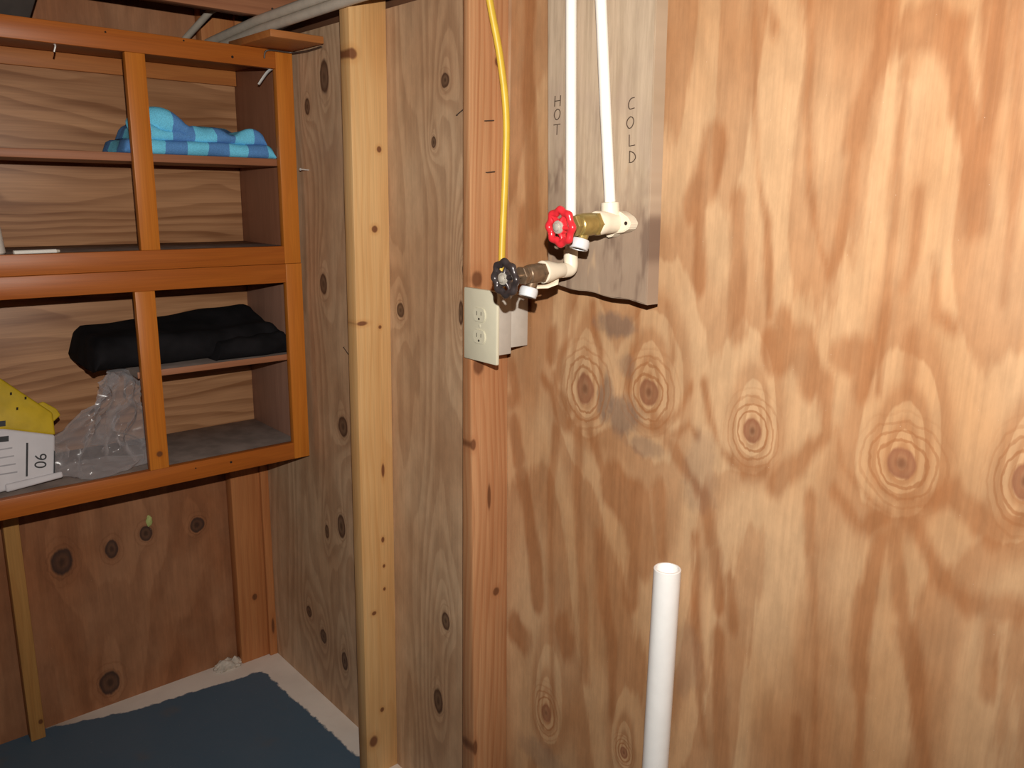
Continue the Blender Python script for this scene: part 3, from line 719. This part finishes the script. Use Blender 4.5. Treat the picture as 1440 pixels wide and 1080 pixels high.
# cold supply
cp = tag(empty('water_pipe', (1.212, YP, 1.392)), 'white supply pipe beside the word COLD ending in a cream drop-ear elbow', 'pipe')
bm = bmesh.new(); tube(bm, [(1.159, YP, 1.83), (1.190, YP, 1.556), (1.2085, YP, 1.405)], .0083, 20); mesh_obj('pipe', bm, 'cpvc', cp, 40)
bm = bmesh.new()
lathe(bm, (1.2065, YP, 1.421), (.10, 0, -1), [(0, .0105), (.001, .0135), (.022, .0138), (.028, .0135)], 24)
lathe(bm, (1.211, YP + .012, 1.392), (0, -1, -.02), [(0, .0145), (.004, .0160), (.020, .0160), (.030, .0165), (.044, .0178), (.046, .0168)], 28)
mesh_obj('elbow', bm, 'cream', cp, 40)
for nm, pts in (('mounting_ear', [(1.205, 1.409), (1.222, 1.408), (1.238, 1.400), (1.244, 1.392), (1.241, 1.384), (1.232, 1.379), (1.205, 1.374)]),
                ('mounting_ear', [(1.196, 1.382), (1.214, 1.378), (1.207, 1.371), (1.198, 1.369), (1.193, 1.373)]),
                ('mounting_ear', [(1.214, 1.409), (1.205, 1.374), (1.186, 1.381), (1.182, 1.390), (1.188, 1.400)])):
    bm = bmesh.new(); f = bm.faces.new([bm.verts.new((x, YP + .004 if nm and pts[0][0] == 1.205 else YP + .006, z)) for x, z in pts])
    r = bmesh.ops.extrude_face_region(bm, geom=[f])
    for v in r['geom']:
        if isinstance(v, bmesh.types.BMVert): v.co.y = -.0603
    bmesh.ops.bevel(bm, geom=bm.edges[:], offset=.0014, segments=2, affect='EDGES')
    ear = mesh_obj(nm, bm, 'cream', cp, 40)
    if pts[0][0] == 1.205:
        bm = bmesh.new(); lathe(bm, (1.2355, YP + .0050, 1.3915), (0, -1, 0), [(0, .0028), (.0016, .0028)], 14); mesh_obj('screw_point', bm, 'hole', ear)  # dark disc painted in for the shade of the ear's open hole

def valve(label, x, y, z, bodymat, wheelmat, L1, L2, Lw, rw, drop, body_r, spin):
    """boiler drain valve: body screwed into a fitting at y, stem and handwheel towards -y, hose outlet below"""
    t = tag(empty('faucet_valve', (x, y, z)), label, 'valve', 'water valves')
    ax = Vector((0, -1, -drop)).normalized(); o = Vector((x, y, z))
    bm = bmesh.new()
    lathe(bm, o - ax * .002, ax, [(0, body_r * .98), (.0015, body_r * 1.06), (.009, body_r * 1.06), (.0105, body_r)], poly=6)
    lathe(bm, o + ax * .008, ax, [(0, body_r * .82), (.002, body_r * .98), (L1 * .55, body_r), (L1 * .8, body_r * .93), (L1 * .86, body_r * .8)], 28)
    mesh_obj('body', bm, bodymat, t, 35)
    bm = bmesh.new()
    lathe(bm, o + ax * L1 * .95, ax, [(0, body_r * .78), (.003, body_r * .86), (L2 - .004, body_r * .80), (L2, body_r * .6)], 24)
    lathe(bm, o + ax * (L1 + L2 * .5), ax, [(0, body_r * .92), (.001, body_r * .96), (.007, body_r * .96), (.008, body_r * .90)], poly=6)
    mesh_obj('bonnet', bm, bodymat, t, 35)
    bm = bmesh.new(); tube(bm, [o + ax * (L1 + L2 * .8), o + ax * Lw], .004, 12); mesh_obj('stem', bm, bodymat, t, 40)
    # hose outlet
    bm = bmesh.new(); s0 = o + ax * L1 * .62
    tube(bm, spline([s0, s0 + Vector((0, -.004, -.014)), s0 + Vector((0, -.009, -.024)), s0 + Vector((0, -.012, -.031))], 5), .0085, 18)
    sp = mesh_obj('spout', bm, bodymat, t, 40)
    d = Vector((0, -.32, -1)).normalized(); c0 = s0 + Vector((0, -.0085, -.0205))
    bm = bmesh.new()
    lathe(bm, c0, d, [(0, .0085), (0, .0125), (.003, .0140), (.010, .0142), (.0115, .0134), (.0125, .0134), (.0135, .0138), (.0145, .0128), (.0145, .0095), (.006, .0090)], 28, closed=True)
    mesh_obj('hose_collar', bm, 'ring', sp, 35)
    # handwheel
    a, b = frame_of(ax); w0 = o + ax * Lw; N = 96
    bm = bmesh.new(); R0, R1 = .0058, .0050
    rim = []
    for i in range(N):
        q = 2 * math.pi * i / N + spin; rr = rw - R0 - .0012 + .0015 * math.cos(8 * q)
        cdir = a * math.cos(q) + b * math.sin(q)
        rim.append([bm.verts.new(w0 + cdir * (rr + R0 * math.cos(p)) + ax * (R1 * math.sin(p) * (1 + .10 * math.cos(8 * q)))) for p in [2 * math.pi * j / 12 for j in range(12)]])
    for i in range(N):
        A, B = rim[i], rim[(i + 1) % N]
        for j in range(12): bm.faces.new((A[j], A[(j + 1) % 12], B[(j + 1) % 12], B[j]))
    wheel = mesh_obj('handwheel', bm, wheelmat, t, 60)
    for i in range(5):
        q = 2 * math.pi / 5 * i + spin + .3; cdir = a * math.cos(q) + b * math.sin(q)
        bm = bmesh.new(); tube(bm, [w0 + cdir * .006 - ax * .001, w0 + cdir * (rw * .55) - ax * .002, w0 + cdir * (rw - R0)], [.0080, .0050, .0056], 10, flat=.6)
        mesh_obj('spoke', bm, wheelmat, wheel, 60)
    bm = bmesh.new(); lathe(bm, w0 - ax * .006, ax, [(0, .0085), (.002, .0112), (.008, .0112), (.0095, .0105)], 24); mesh_obj('hub', bm, wheelmat, wheel, 40)
    bm = bmesh.new(); lathe(bm, w0 + ax * .0030, ax, [(0, .0092), (.0022, .0095), (.0034, .0088), (.0038, .0055), (.0066, .0050), (.0076, .0032)], 20)
    mesh_obj('centre_screw', bm, 'steel', wheel, 40)
    return t
valve('brass valve with a red handwheel on the cold water pipe', 1.211, YP - .033, 1.3905, 'brass', 'red', .036, .012, .072, .0290, .05, .0165, .2)
valve('tarnished valve with a black handwheel on the hot water pipe', 1.130, YP - .060, 1.3155, 'old_brass', 'black_iron', .030, .016, .076, .0300, .07, .0150, .5)

# ---------------------------------------------------------------- outlet, cable, standpipe
eo = tag(empty('electrical_outlet', (.92, -.05, 1.145)), 'ivory duplex outlet in a grey box fixed to the reddish stud', 'outlet')
bm = bmesh.new(); box(bm, .8965, .949, -.089, -.046, 1.150, 1.256, bev=.002); mesh_obj('box', bm, 'greybox', eo, 40)
bm = bmesh.new(); box(bm, .8965, .9485, -.0465, -.006, 1.161, 1.2555, bev=.002); mesh_obj('box_rear', bm, 'greybox', eo, 40)
plate = box_obj('cover_plate', 'ivory', eo, .874, .967, -.0965, -.0890, 1.137, 1.267, bev=.0028)
for zc in (1.2215, 1.1825):
    bm = bmesh.new()
    ring_ = [(.9205 + .0172 * math.cos(q) * (1.0), zc + .0142 * max(-.86, min(.86, math.sin(q) * 1.15))) for q in [2 * math.pi * i / 40 for i in range(40)]]
    f = bm.faces.new([bm.verts.new((x, -.0985, z)) for x, z in ring_])
    r = bmesh.ops.extrude_face_region(bm, geom=[f])
    for v in r['geom']:
        if isinstance(v, bmesh.types.BMVert): v.co.y = -.092
    bmesh.ops.bevel(bm, geom=[e for e in bm.edges if e.verts[0].co.y < -.098 and e.verts[1].co.y < -.098], offset=.0008, segments=2, affect='EDGES')
    rc = mesh_obj('receptacle', bm, 'ivory', eo, 40)
    bm = bmesh.new(); box(bm, .9140, .9152, -.0988, -.098, zc - .001, zc + .0065); mesh_obj('slot', bm, 'hole', rc)  # slots are raised dark shapes, their inner shade given by colour
    bm = bmesh.new(); box(bm, .9258, .9270, -.0988, -.098, zc - .0005, zc + .0060); mesh_obj('slot', bm, 'hole', rc)
    bm = bmesh.new(); lathe(bm, (.9205, -.0980, zc - .0070), (0, -1, 0), [(0, .0022), (.0008, .0022)], 12); mesh_obj('slot', bm, 'hole', rc)
bm = bmesh.new(); lathe(bm, (.9205, -.0960, 1.202), (0, -1, 0), [(0, .0034), (.0008, .0034), (.0014, .002)], 14); mesh_obj('screw_point', bm, 'ivory', plate, 40)

bm = bmesh.new()
tube(bm, spline([(.893, -.075, 1.83), (.897, -.060, 1.746), (.904, -.042, 1.658), (.909, -.031, 1.566), (.909, -.031, 1.47), (.911, -.038, 1.345), (.914, -.042, 1.25)], 8), .0066, 14, flat=.85)
tag(mesh_obj('electrical_cable', bm, 'yellow', None, 60), 'yellow electrical cable running down the stud into the outlet box', 'cable')

bm = bmesh.new()
PX, PY, PT = 1.327, -.052, .874
lathe(bm, (PX - .001, PY, 0), (.0012, 0, 1), [(0, .0210), (PT - .001, .0210), (PT, .0200), (PT, .0178), (PT - .001, .0172), (.02, .0172)], 40, closed=True)
tag(mesh_obj('drain_standpipe', bm, 'pvc', None, 40), 'open white plastic standpipe rising in front of the golden plywood', 'pipe')

# ---------------------------------------------------------------- small things
def nail(label, p, d, L, mat='metal', r=.0016):
    p = Vector(p); d = Vector(d).normalized(); bm = bmesh.new()
    tube(bm, [p - d * .004, p + d * L], r, 8); lathe(bm, p + d * L, d, [(0, r * 2), (.0012, r * 2)], 10)
    tag(mesh_obj('nail', bm, mat, None, 40), label, 'nail')
nail('bright nail sticking out of plywood between the cabinet and the pine stud', (.125, 0, 1.481), (.35, -1, .03), .028)
def staple(label, p, d, w=.012, group=None):
    p = Vector(p); d = Vector(d); bm = bmesh.new()
    n = Vector((1, 0, 0)) if abs(d.x) < .5 else Vector((0, -1, 0))
    n = Vector((0, -1, 0)) if p.y > -.004 else Vector((1, 0, 0))
    tube(bm, [p - d * w / 2 - n * .003, p - d * w / 2 + n * .003, p + d * w / 2 + n * .003, p + d * w / 2 - n * .003], .0010, 6)
    tag(mesh_obj('staple', bm, 'darkwire', None, 40), label, 'staple', group)
staple('dark staple in the stud beside the yellow cable, well above the red handwheel', (.8815, -.047, 1.555), (0, 1, .1), .018)
staple('dark staple in the stud beside the yellow cable, level with the red handwheel top', (.884, -.045, 1.468), (0, 1, .1), .016)
staple('dark staple in greyish plywood left of the cable stud below its round knot', (.740, 0, 1.580), (.9, 0, .4), .022)
staple('dark staple in plywood between the cabinets and the pine stud', (.285, 0, 1.05), (.8, 0, -.5), .03)

# crumbling caulk at the foot of the corner stud
bm = bmesh.new()
bmesh.ops.create_icosphere(bm, subdivisions=4, radius=1)
for v in bm.verts:
    p = v.co.copy()
    w = Vector((-.232 + p.x * .024, -.150 + p.y * .048, max(0, p.z) * .022))
    d = sum(a_ * noise.noise(w * s_) for s_, a_ in ((60, .010), (140, .006), (300, .003)))
    w += Vector((p.x, p.y, abs(p.z))) * d
    w.x = max(w.x, XL + .0005); w.z = max(0.0, w.z + .012 * max(0, noise.noise(w * 90)) * (1 if p.z > .3 else 0))
    v.co = w
tag(mesh_obj('caulk_lump', bm, 'plaster', None, 50), 'crumbled white caulk at the foot of the corner stud', 'caulk')
bm = bmesh.new()
bmesh.ops.create_icosphere(bm, subdivisions=3, radius=1)
for v in bm.verts:
    p = v.co; q = 1 + .35 * noise.noise(p * 2.2)
    v.co = Vector((XL + .004 + p.x * .0045 * q, -.337 + p.y * .008 * q, .520 + p.z * .016 * q))
tag(mesh_obj('paint_drip', bm, 'green', None, 50), 'small pale green blob stuck to the plywood under the lower cabinet', 'blob')
